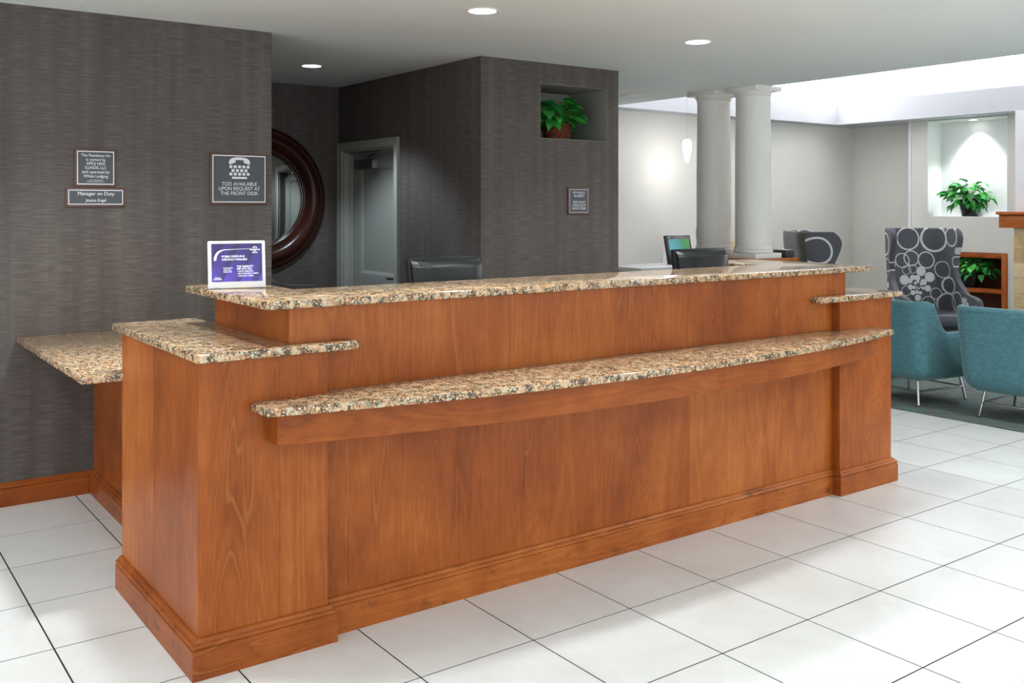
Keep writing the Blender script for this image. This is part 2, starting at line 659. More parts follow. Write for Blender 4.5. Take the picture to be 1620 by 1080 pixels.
struct(box('wall_chimney', 10.495, 11.4, 3.2, 5.25, 0, ZC, TRAYP), 'white chimney breast above the wooden mantel')


# baseboards: moulded profile, mitred ends
PROF = [(0.0, 0.0), (0.026, 0.0), (0.026, 0.094), (0.0245, 0.096), (0.0215, 0.0975), (0.0225, 0.100), (0.0255, 0.104), (0.0245, 0.110), (0.0195, 0.1145), (0.0145, 0.116), (0.0135, 0.119), (0.0095, 0.125), (0.004, 0.128), (0.0, 0.128)]


def base_run(name, a, b, nrm, m0, m1, mat, parent=None, hs=1.0):
    """run of baseboard from a to b (plan points on the wall face); nrm points away from the wall; m = -1/0/+1: inner mitre, square, outer mitre"""
    a, b, nv = Vector(a), Vector(b), Vector(nrm)
    d = (b - a).normalized()
    bm = bmesh.new()
    ra, rb = [], []
    for o, z in PROF:
        pa = a + nv * o - d * o * m0
        pb = b + nv * o + d * o * m1
        ra.append(bm.verts.new((pa.x, pa.y, z * hs)))
        rb.append(bm.verts.new((pb.x, pb.y, z * hs)))
    n = len(PROF)
    for i in range(n):
        j = (i + 1) % n
        bm.faces.new((ra[i], ra[j], rb[j], rb[i]))
    bm.faces.new(ra)
    bm.faces.new(rb[::-1])
    return finish(name, bm, mat, parent)


struct(base_run('baseboard_left', (-3.2, WY), (1.238, WY), (0, -1), 0, -1, WOOD_X, hs=0.92), 'cherry wood baseboard along the dark wallpapered wall', 'baseboard')

# ================================================================== RECEPTION DESK
YP, YR = 3.122, 3.172                     # face of the end piers, face of the recessed front
desk = thing('reception_desk', (2.95, 3.55, 0), 'long cherry wood reception desk with two end piers and stone tops', 'reception desk')


def sheets(name, xs, y0, y1, z0, z1, mat=WOOD):
    for a, b in zip(xs[:-1], xs[1:]):
        box(name, a + 0.0004, b - 0.0004, y0, y1, z0, z1, mat, desk)


# left pier
sheets('pier_panel', [1.021, 1.297, 1.4735], YP, YP + 0.018, 0, 1.0125)
for (a, b) in ((YP, 3.62), (3.62, 4.05)):
    box('pier_side_panel', 1.02, 1.038, a + (0.0 if a > 3.2 else 0.0002), b - 0.0004, 0, 1.0125, WOOD, desk)
box('pier_core', 1.038, 1.474, YP + 0.018, 4.05, 0, 1.012, WOOD, desk)
# recessed front below and above the ledge
XS = [1.4745, 2.05, 2.37, 2.80, 3.33, 3.85, 4.4045]
sheets('front_panel', XS, YR, YR + 0.018, 0, 0.845)
sheets('upper_panel', [1.352, 1.78, 2.30, 2.86, 3.42, 3.98, 4.526], YR, YR + 0.018, 0.846, 1.165)
box('front_core', 1.474, 4.405, YR + 0.018, YR + 0.09, 0, 1.16, WOOD, desk)
box('upper_side_panel', 1.35, 1.3515, YR + 0.0003, 3.92, 1.03, 1.165, WOOD, desk)
box('upper_core', 1.3515, 1.52, YR + 0.018, 3.92, 1.03, 1.164, WOOD, desk)
box('upper_end_core', 4.36, 4.528, YR + 0.018, 3.96, 1.03, 1.164, WOOD, desk)
# right pier
sheets('pier_panel', [4.405, 4.872], YP, YP + 0.018, 0, 1.018)
box('pier_core', 4.4052, 4.8715, YP + 0.018, 3.98, 0, 1.017, WOOD, desk)
# side cabinet panel that carries the low shelf against the wall
box('return_panel', 1.24, 1.26, 4.05, WY - 0.002, 0, 0.822, WOOD, desk)
# baseboards
base_run('desk_baseboard', (1.02, 4.05), (1.02, YP), (-1, 0), 0, 1, BASE_Y, desk)
base_run('desk_baseboard', (1.02, YP), (1.474, YP), (0, -1), 1, 1, BASE_X, desk)
base_run('desk_baseboard', (1.474, YP), (1.474, YR), (1, 0), 1, -1, BASE_Y, desk)
base_run('desk_baseboard', (1.474, YR), (4.405, YR), (0, -1), -1, -1, BASE_X, desk)
base_run('desk_baseboard', (4.405, YR), (4.405, YP), (-1, 0), -1, 1, BASE_Y, desk)
base_run('desk_baseboard', (4.405, YP), (4.872, YP), (0, -1), 1, 1, BASE_X, desk)
base_run('desk_baseboard', (4.872, YP), (4.872, 3.98), (1, 0), 1, 0, BASE_Y, desk)
base_run('desk_baseboard', (1.24, WY - 0.002), (1.24, 4.05), (-1, 0), -1, 0, BASE_Y, desk, 0.92)


def arc(x0, x1, yend, ymid, n=40):
    """circular arc from (x0, yend) to (x1, yend) bulging to ymid"""
    hw = (x1 - x0) / 2
    sg = yend - ymid
    R = (hw * hw + sg * sg) / (2 * sg)
    cx, cy = (x0 + x1) / 2, ymid + R
    return [(x0 + (x1 - x0) * i / n, cy - math.sqrt(R * R - (x0 + (x1 - x0) * i / n - cx) ** 2)) for i in range(n + 1)]


# bowed apron under the writing ledge
ap = arc(1.256, 4.622, 3.042, 2.842)
pts = ap + [(4.622, YP - 0.0005), (4.4055, YP - 0.0005), (4.4045, YR - 0.0005), (1.4745, YR - 0.0005), (1.4735, YP - 0.0005), (1.256, YP - 0.0005)]
prism('ledge_apron', pts, 0.728, 0.838, WOOD_X, desk)
# bowed granite ledge
lg = arc(1.195, 4.685, 2.982, 2.788)
pts = lg + [(4.685, YP - 0.001), (4.404, YP - 0.001), (4.404, YR - 0.001), (1.475, YR - 0.001), (1.475, YP - 0.001), (1.195, YP - 0.001)]
o = prism('writing_ledge', pts, 0.8385, 0.866, GRAN, None, bev=0.004)
tag(o, 'long bowed granite writing ledge across the front of the desk', 'countertop')
# granite tops
o = prism('pier_countertop', [(1.008, 3.097), (1.584, 3.097), (1.584, YR - 0.001), (1.349, YR - 0.001), (1.349, 4.16), (1.008, 4.16)], 1.0130, 1.042, GRAN, None, bev=0.005)
tag(o, 'speckled granite slab on the left end pier below the white display', 'countertop')
o = prism('pier_countertop', [(4.225, 3.097), (4.945, 3.097), (4.945, 4.0), (4.53, 4.0), (4.53, YR - 0.001), (4.225, YR - 0.001)], 1.0185, 1.047, GRAN, None, bev=0.005)
tag(o, 'speckled granite slab on the right end pier beside the blue chairs', 'countertop')
o = prism('transaction_counter', [(1.258, 3.138), (4.72, 3.138), (4.72, 4.0), (4.325, 4.0), (4.325, 3.585), (1.547, 3.585), (1.547, 4.012), (1.258, 4.012)], 1.1655, 1.194, GRAN, None, bev=0.005)
tag(o, 'highest granite countertop running the whole length of the desk', 'countertop')
o = box('low_counter', 0.866, 1.52, 4.035, WY - 0.002, 0.8235, 0.852, GRAN, None, bev=0.004)
tag(o, 'low granite shelf between the desk and the dark wall', 'countertop')

# work surface inside the desk
wk = thing('work_counter', (2.95, 3.75, 0), 'staff work counter hidden behind the high granite countertop', 'counter')
box('counter_top', 1.60, 4.30, 3.27, 4.02, 0.76, 0.80, WOOD_X, wk)
for x in (1.62, 2.94, 4.24):
    box('support_panel', x, x + 0.03, 3.30, 3.98, 0, 0.76, WOOD, wk)

# ================================================================== SIGNS ON THE DARK WALLS


def plaque(label, x0, x1, z0, z1, lines, border=0.0125, extra=None):
    t = thing('wall_sign', ((x0 + x1) / 2, WY, z0), label, 'sign', 'framed wall plaques')
    y = WY
    box('backing', x0, x1, y - 0.012, y, z0, z1, SIGNWOOD, t, bev=0.002)
    b = border
    box('border', x0 + b, x1 - b, y - 0.0155, y - 0.0118, z0 + b, z1 - b, SILVER, t)
    c = b + 0.0042
    pl = box('plate', x0 + c, x1 - c, y - 0.017, y - 0.0150, z0 + c, z1 - c, SIGNPLATE, t)
    xm = (x0 + x1) / 2
    for s, size, z, wmax in lines:
        bm = bmesh.new()
        tmp = bmesh.new()
        add_text(tmp, s, size, Matrix.Identity(4))
        w = max(v.co.x for v in tmp.verts) - min(v.co.x for v in tmp.verts)
        k = wmax / w
        M = Matrix.Translation((xm, y - 0.0176, z)) @ Matrix.Rotation(PI / 2, 4, 'X') @ Matrix.Diagonal((k, 1, 1, 1))
        tmp.free()
        add_text(bm, s, size, M)
        finish('lettering', bm, SIGNWHITE, pl, recalc=False)
    if extra:
        bm = bmesh.new()
        extra(bm, xm, y - 0.0176)
        finish('telephone_symbol', bm, SIGNWHITE, pl, recalc=False)
    return t


plaque('square plaque with six lines of white text above the manager plate', 1.142, 1.352, 1.6235, 1.8252, [
    ('This Residence Inn', 0.0225, 1.7903, 0.147), ('is owned by', 0.0225, 1.7678, 0.098), ('APPLE NINE', 0.0225, 1.7464, 0.095),
    ('ILLINOIS, LLC', 0.0225, 1.7247, 0.106), ('and operated by', 0.0225, 1.7022, 0.137), ('White Lodging', 0.0225, 1.6797, 0.1225),
    ('under a license from', 0.0088, 1.6596, 0.068), ('Marriott International, Inc.', 0.0088, 1.6510, 0.0875)])
plaque('wide low plaque naming the manager on duty', 1.099, 1.398, 1.5166, 1.6197, [
    ('Manager on Duty', 0.027, 1.5868, 0.183), ('Jessica Engel', 0.023, 1.5515, 0.103)])


def phone_icon(bm, xm, y):
    def v2(x, z):
        return bm.verts.new((xm + x, y, z))

    def face(pts):
        bm.faces.new([v2(*p) for p in pts])
    # handset: two ear pieces joined by an arched grip, and a keyboard below
    for q in (-1, 1):
        pts = [(0.0628, 1.776), (0.0625, 1.767), (0.060, 1.763), (0.056, 1.762), (0.025, 1.7735), (0.024, 1.785), (0.022, 1.788), (0.022, 1.8035), (0.038, 1.8005), (0.051, 1.795), (0.059, 1.787)]
        face([(q * a, b) for a, b in pts])
    face([(-0.022, 1.788), (-0.010, 1.7885), (0.010, 1.7885), (0.022, 1.788), (0.022, 1.8035), (0.010, 1.8045), (-0.010, 1.8045), (-0.022, 1.8035)])

    def rect(cx, cz, w, h):
        face([(cx - w / 2, cz - h / 2), (cx + w / 2, cz - h / 2), (cx + w / 2, cz + h / 2), (cx - w / 2, cz + h / 2)])
    for k, z in ((5, 1.749), (4, 1.7272), (5, 1.7068)):
        for i in range(k):
            rect((i - (k - 1) / 2) * 0.0256, z, 0.0172, 0.0160)
    rect(0, 1.6853, 0.089, 0.0115)


plaque('largest square plaque with a white telephone symbol near the mirror', 1.863, 2.202, 1.531, 1.827, [
    ('TDD AVAILABLE', 0.0290, 1.6489, 0.2095), ('UPON REQUEST AT', 0.0290, 1.6217, 0.246), ('THE FRONT DESK', 0.0290, 1.5945, 0.2236)], extra=phone_icon)
plaque('small upright pet policy plaque below the plant niche', 4.4964, 4.6982, 1.4633, 1.6599, [
    ('PET POLICY', 0.0240, 1.6206, 0.1185), ('IN EFFECT', 0.0240, 1.5968, 0.0996), ('PETS MUST', 0.0240, 1.5513, 0.1145), ('CHECK IN AT', 0.0240, 1.5285, 0.131), ('FRONT DESK', 0.0240, 1.5057, 0.129)])

# ================================================================== DIGITAL DISPLAY ON THE COUNTER


def build_display():
    rz = math.atan2(-0.044, 0.215)
    t = thing('digital_display', (1.383, 3.752, 1.1945), 'white framed digital display with a purple screen on the counter', 'display', rz=rz)
    tilt = Matrix.Rotation(math.radians(-7), 4, 'X')
    w, h = 0.222, 0.188
    bm = bmesh.new()
    add_box(bm, -w / 2, w / 2, 0, 0.016, 0, h, bev=0.004, M=tilt)
    bm2 = bm
    finish('frame', bm2, WHITE, t, local=True, smooth=True)
    box('back_stand', -0.05, 0.05, 0.012, 0.07, 0, 0.012, WHITE, t, local=True, bev=0.003)
    m = NT('display_screen')
    tc = m.n('ShaderNodeTexCoord')
    sp = m.n('ShaderNodeSeparateXYZ')
    m.l(tc.outputs['Generated'], sp.inputs[0])
    u, v = sp.outputs[0], sp.outputs[2]
    g = m.ramp(v, [(0.0, rgb(98, 66, 212)), (0.45, rgb(72, 46, 160)), (1.0, rgb(60, 34, 128))])
    k = m.math('SUBTRACT', u, m.math('MULTIPLY', v, 0.36))
    st = m.ramp(m.math('FRACT', m.math('ADD', m.math('MULTIPLY', k, 2.9), 0.28)), [(0.0, (0, 0, 0, 1)), (0.30, (0.15, 0.15, 0.15, 1)), (0.34, (0, 0, 0, 1)), (0.62, (0.7, 0.7, 0.7, 1)), (0.86, (1, 1, 1, 1)), (0.9, (0, 0, 0, 1))])
    c = m.mix(m.math('MULTIPLY', st, 0.85), g, rgb(40, 32, 80))
    m.out((0.01, 0.01, 0.01, 1), 0.2, 0.5)
    m.l(c, m.b.inputs['Emission Color'])
    m.b.inputs['Emission Strength'].default_value = 0.95
    x0, x1, z0, z1 = -0.098, 0.098, 0.026, 0.177
    bm = bmesh.new()
    add_box(bm, x0, x1, -0.0008, 0.004, z0, z1, M=tilt)
    scr = finish('screen', bm, m.m, t, local=True)
    tx = emit('display_lettering', (0.92, 0.95, 1, 1), 0.9)
    bm = bmesh.new()
    yy = -0.0014
    R = Matrix.Rotation(PI / 2, 4, 'X')

    def line(s, fx, fz, size, wmax, al='LEFT'):
        tmp = bmesh.new()
        add_text(tmp, s, size, Matrix.Identity(4), al)
        ww = max(q.co.x for q in tmp.verts) - min(q.co.x for q in tmp.verts)
        tmp.free()
        kx = wmax / ww
        add_text(bm, s, size, tilt @ Matrix.Translation((x0 + fx * (x1 - x0), yy, z0 + fz * (z1 - z0))) @ R @ Matrix.Diagonal((kx, 1, 1, 1)), al)
    W = x1 - x0
    line('MOBILE CHECK-IN &', 0.195, 0.660, 0.0115, 0.45 * W)
    line('CHECKOUT AVAILABLE', 0.195, 0.580, 0.0115, 0.50 * W)
    line('THE MARRIOTT', 0.49, 0.392, 0.0105, 0.33 * W)
    line('APP LETS YOU', 0.49, 0.328, 0.0105, 0.30 * W)
    line('- CHECK IN REMOTELY', 0.495, 0.265, 0.0078, 0.33 * W)
    line('- GET ROOM-READY ALERTS', 0.495, 0.205, 0.0078, 0.42 * W)
    line('- CHECK OUT FASTER', 0.495, 0.143, 0.0078, 0.32 * W)
    line('DOWNLOAD TO', 0.225, 0.355, 0.0070, 0.18 * W)
    line('CHECK IN &', 0.225, 0.305, 0.0070, 0.15 * W)
    line('CHECK OUT', 0.225, 0.255, 0.0070, 0.17 * W)
    line('Marriott', 0.115, 0.105, 0.0085, 0.11 * W, 'CENTER')
    line('REWARDS', 0.115, 0.062, 0.0068, 0.16 * W, 'CENTER')
    line('Residence', 0.855, 0.838, 0.0115, 0.20 * W, 'CENTER')
    line('Inn', 0.855, 0.795, 0.0068, 0.045 * W, 'CENTER')
    line('Marriott', 0.855, 0.755, 0.0080, 0.11 * W, 'CENTER')

    def P(fx, fz):
        return bm.verts.new(tilt @ Vector((x0 + fx * W, yy, z0 + fz * (z1 - z0))))
    # swoosh: thick at lower left, thinning to a hairline
    out = [(0.045, 0.56), (0.05, 0.64), (0.075, 0.72), (0.115, 0.785), (0.17, 0.825), (0.24, 0.845), (0.45, 0.852), (0.74, 0.857)]
    inn = [(0.09, 0.56), (0.095, 0.63), (0.115, 0.70), (0.145, 0.758), (0.19, 0.80), (0.25, 0.832), (0.45, 0.846), (0.74, 0.852)]
    ao, ai = [P(*p) for p in out], [P(*p) for p in inn]
    for i in range(len(out) - 1):
        bm.faces.new((ao[i], ai[i], ai[i + 1], ao[i + 1]))
    # little roof arch of the emblem
    n = 8
    a = [P(0.855 + 0.045 * math.cos(PI * i / n), 0.872 + 0.045 * math.sin(PI * i / n)) for i in range(n + 1)]
    b = [P(0.855 + 0.027 * math.cos(PI * i / n), 0.872 + 0.028 * math.sin(PI * i / n)) for i in range(n + 1)]
    for i in range(n):
        bm.faces.new((a[i], a[i + 1], b[i + 1], b[i]))
    finish('screen_lettering', bm, tx, scr, local=True, recalc=False)
    pts = [(0.09, 0.03, 0.05), (0.13, 0.035, 0.03), (0.17, 0.03, 0.008), (0.22, 0.0, 0.004), (0.30, -0.06, 0.004)]
    tube('power_cord', pts, 0.0022, BLACK, t, local=True, n=6)


build_display()

# ================================================================== STAFF MONITORS


def build_monitor(x0, x1, y, ztop, label):
    xm = (x0 + x1) / 2
    t = thing('computer_monitor', (xm, y + 0.03, 0.80), label, 'monitor', 'staff monitors behind the counter')
    w = x1 - x0
    h = 0.29
    # screen faces the staff (+y); the case leans back toward the lobby
    M = Matrix.Translation((0, -0.03, ztop - 0.80)) @ Matrix.Rotation(math.radians(-9), 4, 'X')
    bm = bmesh.new()
    add_box(bm, -w / 2, w / 2, 0, 0.03, -h, 0, bev=0.004, M=M)
    finish('bezel', bm, BLACKG, t, local=True, smooth=True)
    bm = bmesh.new()
    # bulged back: sloping vented shoulder and flat lower back
    W2 = w / 2 - 0.012
    sec = [(0.0, -0.020), (-0.008, -0.021), (-0.060, -0.046), (-0.068, -0.058), (-0.066, -h + 0.06), (-0.02, -h + 0.015), (0.0, -h + 0.01)]
    k = 10
    rows = []
    for i in range(k + 1):
        f = i / k * 2 - 1
        e = (1 - abs(f) ** 6)
        rows.append([bm.verts.new(M @ Vector((f * W2, yv * (0.25 + 0.75 * e), zv + (0.028 * (1 - e) if q < 4 else 0) * 0.3))) for q, (yv, zv) in enumerate(sec)])
    for a, b in zip(rows[:-1], rows[1:]):
        for q in range(len(sec) - 1):
            bm.faces.new((a[q], b[q], b[q + 1], a[q + 1]))
    bm.faces.new(rows[0])
    bm.faces.new(rows[-1][::-1])
    bk = finish('back_cover', bm, BLACKG, t, local=True, smooth=True)
    for i in range(7):
        yv = -0.010 - 0.050 * (i + 0.5) / 7
        zv = -0.0215 - 0.0245 * (i + 0.5) / 7
        bm = bmesh.new()
        add_box(bm, -W2 * 0.86, W2 * 0.86, yv - 0.0018, yv + 0.0005, zv - 0.0008, zv + 0.0012, M=M)
        finish('vent_rib', bm, BLACK, bk, local=True)
    box('stand', -0.035, 0.035, 0.0, 0.03, 0.01, 0.30, BLACK, t, local=True, bev=0.004)
    box('stand_base', -0.12, 0.12, -0.08, 0.12, 0, 0.014, BLACK, t, local=True, bev=0.004)


build_monitor(2.213, 2.619, 3.85, 1.283, 'black monitor seen from behind below the office door')
build_monitor(3.865, 4.283, 3.80, 1.284, 'black monitor seen from behind in front of the columns')

# ================================================================== OFFICE ALCOVE: mirror and door
mir = thing('round_mirror', (2.993, 7.69, 0.99), 'round mirror in a wide moulded dark mahogany frame', 'mirror')
MM = Matrix.Translation((2.993, 7.689, 1.585)) @ Matrix.Rotation(PI / 2, 4, 'X')
prof = [(0.392, 0.0), (0.392, 0.030), (0.400, 0.036), (0.415, 0.040), (0.428, 0.037), (0.436, 0.046), (0.455, 0.066), (0.480, 0.078), (0.505, 0.080), (0.530, 0.072), (0.546, 0.056), (0.552, 0.048), (0.562, 0.050), (0.578, 0.046), (0.592, 0.034), (0.600, 0.018), (0.602, 0.0)]
lathe('frame', prof, MAHOG, mir, 96, MM, closed=True)
lathe('glass', [(0.0, 0.022), (0.368, 0.022), (0.3935, 0.016), (0.3935, 0.004)], MIRROR, mir, 96, MM, smooth=True)

dr = thing('door_1', (3.80, 7.15, 0), 'grey panelled office door with a closer and lever handle', 'door', kind='structure')
# casing, jamb and stop
fr = boxes('door_frame', [
    (3.717, 3.735, DY0 - 0.064, DY0, 0, DZ + 0.064), (3.717, 3.735, DY1, 7.685, 0, DZ + 0.064), (3.717, 3.735, DY0, DY1, DZ, DZ + 0.064),
    (3.711, 3.718, DY0 - 0.064, DY0 - 0.044, 0, DZ + 0.064), (3.711, 3.718, 7.66, 7.685, 0, DZ + 0.064), (3.711, 3.718, DY0 - 0.044, 7.66, DZ + 0.044, DZ + 0.064),
    (3.735, 3.875, DY0, DY0 + 0.018, 0, DZ), (3.735, 3.875, DY1 - 0.018, DY1, 0, DZ), (3.735, 3.875, DY0 + 0.018, DY1 - 0.018, DZ - 0.018, DZ),
    (3.790, 3.818, DY1 - 0.034, DY1 - 0.018, 0, DZ - 0.018), (3.790, 3.818, DY0 + 0.018, DY1 - 0.034, DZ - 0.034, DZ - 0.018)], DOORP, dr)
LX = 3.822
a0, a1 = DY0 + 0.022, DY1 - 0.022
lf = boxes('door_leaf', [
    (LX, LX + 0.04, a0, a0 + 0.115, 0.01, DZ - 0.022), (LX, LX + 0.04, a1 - 0.145, a1, 0.01, DZ - 0.022),
    (LX, LX + 0.04, a0 + 0.115, a1 - 0.145, 0.01, 0.22), (LX, LX + 0.04, a0 + 0.115, a1 - 0.145, 0.83, 0.955), (LX, LX + 0.04, a0 + 0.115, a1 - 0.145, 1.845, DZ - 0.022)], DOORP, dr)
for z0, z1 in ((0.22, 0.83), (0.955, 1.845)):
    bm = bmesh.new()
    y0, y1 = a0 + 0.115, a1 - 0.145
    # sloped moulding down to a recessed field
    o4 = [(y0, z0), (y1, z0), (y1, z1), (y0, z1)]
    i4 = [(y0 + 0.028, z0 + 0.028), (y1 - 0.028, z0 + 0.028), (y1 - 0.028, z1 - 0.028), (y0 + 0.028, z1 - 0.028)]
    A = [bm.verts.new((LX + 0.001, p[0], p[1])) for p in o4]
    B = [bm.verts.new((LX + 0.014, p[0], p[1])) for p in i4]
    D = [bm.verts.new((LX + 0.03, p[0], p[1])) for p in o4]
    for i in range(4):
        j = (i + 1) % 4
        bm.faces.new((A[i], A[j], B[j], B[i]))
        bm.faces.new((A[i], D[i], D[j], A[j]))
    bm.faces.new(B)
    bm.faces.new(D[::-1])
    finish('door_panel', bm, DOORP, lf)
hd = tube('handle', [(LX, 6.768, 0.945), (LX - 0.05, 6.768, 0.945), (LX - 0.052, 6.80, 0.945), (LX - 0.052, 6.89, 0.943)], 0.010, DKMETAL, dr)
box('handle_plate', LX - 0.006, LX, 6.745, 6.791, 0.86, 0.985, DKMETAL, dr, bev=0.002)
box('lock_plate', LX - 0.008, LX, 6.776, 6.796, 1.045, 1.132, DKMETAL, dr, bev=0.003)
cl = box('door_closer', LX - 0.062, LX, 7.13, 7.45, 1.835, 1.915, DKMETAL, dr, bev=0.004)
box('closer_end', LX - 0.058, LX, 7.115, 7.132, 1.838, 1.912, SILVER, cl, bev=0.002)
box('closer_track', 3.778, 3.796, 7.02, 7.46, 1.957, 1.977, SILVER, dr, bev=0.003)
box('track_end', 3.776, 3.798, 7.008, 7.028, 1.952, 1.982, SILVER, dr, bev=0.002)
tube('closer_arm', [(LX - 0.03, 7.27, 1.915), (LX - 0.03, 7.27, 1.935), (3.787, 7.12, 1.957)], 0.007, DKMETAL, dr, n=8)

# ================================================================== CEILING LIGHTS


def downlight(x, y, label, watts, z=ZC, r=0.085, half=62, blend=0.6, color=(0.92, 0.98, 1.0)):
    t = thing('downlight', (x, y, z - 0.004), label, 'ceiling light', 'recessed ceiling downlights')
    M = Matrix.Translation((0, 0, 0))
    lathe('trim_ring', [(r * 0.86, 0.003), (r * 0.88, 0.0), (r * 1.05, 0.0), (r * 1.09, 0.003), (r * 1.09, 0.0039), (r * 0.86, 0.0039)], WHITE, t, 40, M, local=True, closed=True)
    lathe('lens', [(0.0, 0.0018), (r * 0.86, 0.0018), (r * 0.86, 0.0036), (0, 0.0036)], LAMP, t, 40, M, local=True)
    d = bpy.data.lights.new('downlight_lamp', 'SPOT')
    d.energy = watts
    d.color = color
    d.spot_size = math.radians(2 * half)
    d.spot_blend = blend
    d.shadow_soft_size = 0.09
    o = bpy.data.objects.new('downlight_lamp', d)
    COL.objects.link(o)
    o.parent = t
    o.location = (0, 0, -0.012)
    return t


downlight(2.888, 4.237, 'recessed round ceiling light above the middle of the desk', DESK_CAN_W)
downlight(4.521, 4.237, 'recessed round ceiling light above the right end of the desk', DESK_CAN_W)
downlight(2.997, 6.621, 'small recessed ceiling light inside the dark office alcove', OFFICE_W, r=0.078, half=56, blend=0.45, color=(0.72, 0.88, 1))
# the same fittings carry on over the rest of the room, out of view, plus two added at right
for k, (x, y, w, hf) in enumerate(((1.30, 4.237, DESK_CAN_W * 1.35, 63), (-0.4, 4.237, DESK_CAN_W * 0.95, 63), (2.07, 3.20, DESK_CAN_W * 0.72, 56), (3.62, 3.16, DESK_CAN_W * 0.72, 56), (0.40, 3.20, DESK_CAN_W * 0.3, 56),
                                  (-0.6, 0.2, CAN_W * 0.6, 70), (1.1, 0.2, CAN_W, 70), (2.8, 0.2, CAN_W, 70), (4.5, 0.2, CAN_W, 70), (6.0, 0.6, DESK_CAN_W, 70), (6.2, 2.3, DESK_CAN_W * 1.2, 56),  # last two of this row: unseen lamps added to brighten the right floor
                                  (1.1, -2.2, CAN_W, 70), (2.8, -2.2, CAN_W, 70), (4.5, -2.2, CAN_W, 70))):
    downlight(x, y, 'recessed round ceiling light over the lobby floor out of view', w, half=hf, blend=0.35 if hf > 65 else 0.6)
# lamp in the top of the tall lit niche
downlight(11.0, 5.99, 'small recessed light in the top of the white wall niche', NICHE_W, z=2.534, r=0.05, half=48, blend=0.5)

# pale access panel in the ceiling by the wall block
o = thing('ceiling_panel', (6.24, 6.69, ZC - 0.006), 'flat pale access panel in the ceiling near the columns', 'panel')
boxes('panel_frame', [(6.10, 6.38, 6.55, 6.562, ZC - 0.006, ZC - 0.0005), (6.10, 6.38, 6.818, 6.83, ZC - 0.006, ZC - 0.0005), (6.10, 6.112, 6.562, 6.818, ZC - 0.006, ZC - 0.0005), (6.368, 6.38, 6.562, 6.818, ZC - 0.006, ZC - 0.0005)], WHITE, o)
box('panel_plate', 6.112, 6.368, 6.562, 6.818, ZC - 0.004, ZC - 0.0005, CEIL, o)

# ================================================================== HALF WALL AND COLUMNS
hw = box('wall_half', 6.40, 6.90, 5.38, 6.19, 0.004, 1.045, COLP)
struct(hw, 'low partition wall that carries the two columns')
box('wood_cap', 6.36, 6.97, 5.35, 6.22, 1.045, 1.08, WOOD_Y, hw, bev=0.003)


def column(cx, cy, label):
    t = thing('column', (cx, cy, 1.0805), label, 'column', 'white round columns on the half wall')
    q = 0.17
    z0 = 1.0805
    box('plinth', cx - q, cx + q, cy - q, cy + q, z0, z0 + 0.042, COLP, t, bev=0.002)
    T = Matrix.Translation((cx, cy, 0))
    zb = z0 + 0.042
    pr = [(0.160, zb)]
    for i in range(9):
        a = -PI / 2 + PI * i / 8
        pr.append((0.155 + 0.014 * math.cos(a), zb + 0.016 + 0.016 * math.sin(a)))
    pr += [(0.160, zb + 0.034), (0.160, zb + 0.042), (0.1545, zb + 0.052), (0.152, zb + 0.07), (0.0, zb + 0.07)]
    lathe('base_moulding', pr, COLP, t, 64, T)
    lathe('shaft', [(0.1525, zb + 0.065), (0.1525, 1.8), (0.1495, 2.1), (0.146, 2.472), (0.0, 2.472)], COLP, t, 64, T)
    lathe('capital_moulding', [(0.0, 2.468), (0.146, 2.468), (0.152, 2.470), (0.156, 2.476), (0.152, 2.482), (0.150, 2.486), (0.160, 2.492), (0.166, 2.500), (0.168, 2.510), (0.0, 2.510)], COLP, t, 64, T)
    box('abacus', cx - q, cx + q, cy - q, cy + q, 2.510, ZC - 0.0005, COLP, t, bev=0.002)


column(6.63, 5.57, 'white round column nearer the seating area, right of the pair')
column(6.63, 6.02, 'white round column nearer the wall block, left of the pair')

bb = thing('organizer_box', (6.90, 5.49, 1.0805), 'small black box on the wooden cap behind the columns', 'box')
box('body', 6.835, 6.955, 5.385, 5.60, 1.0805, 1.138, BLACK, bb, bev=0.004)
box('lid', 6.832, 6.958, 5.382, 5.603, 1.1385, 1.146, BLACKG, bb, bev=0.002)
box('lid_grip', 6.88, 6.91, 5.45, 5.53, 1.1465, 1.151, SILVER, bb, bev=0.001)

# ================================================================== LOBBY: far wall things
pl = thing('pendant_lamp', (7.615, 7.291, 1.98), 'glowing white teardrop pendant lamp hanging left of the columns', 'lamp')
GL = emit('pendant_glass', (1, 1, 1, 1), 5)
pr = [(0.0, 1.994), (0.012, 1.997), (0.020, 2.02), (0.032, 2.07), (0.044, 2.12), (0.050, 2.16), (0.050, 2.19), (0.044, 2.215), (0.030, 2.236), (0.012, 2.243), (0, 2.244)]
lathe('shade', pr, GL, pl, 32, Matrix.Translation((7.615, 7.291, 0)))
tube('cord', [(7.615, 7.291, 2.243), (7.615, 7.291, 3.2)], 0.0012, SILVER, pl, n=6)
d = bpy.data.lights.new('pendant_bulb', 'POINT')
d.energy = PENDANT_W
d.shadow_soft_size = 0.06
o = bpy.data.objects.new('pendant_bulb', d)
COL.objects.link(o)
o.parent = pl
o.location = (0, 0, -0.05)

tb = thing('work_table', (7.4, 7.38, 0.004), 'white table against the rear lobby wall under the pendant lamp', 'table')
box('table_top', 6.75, 8.30, 7.08, 7.685, 0.865, 0.905, WHITE, tb, bev=0.004)
for x in (6.80, 8.21):
    for y in (7.12, 7.62):
        box('leg', x, x + 0.04, y, y + 0.04, 0.004, 0.865, WHITE, tb)

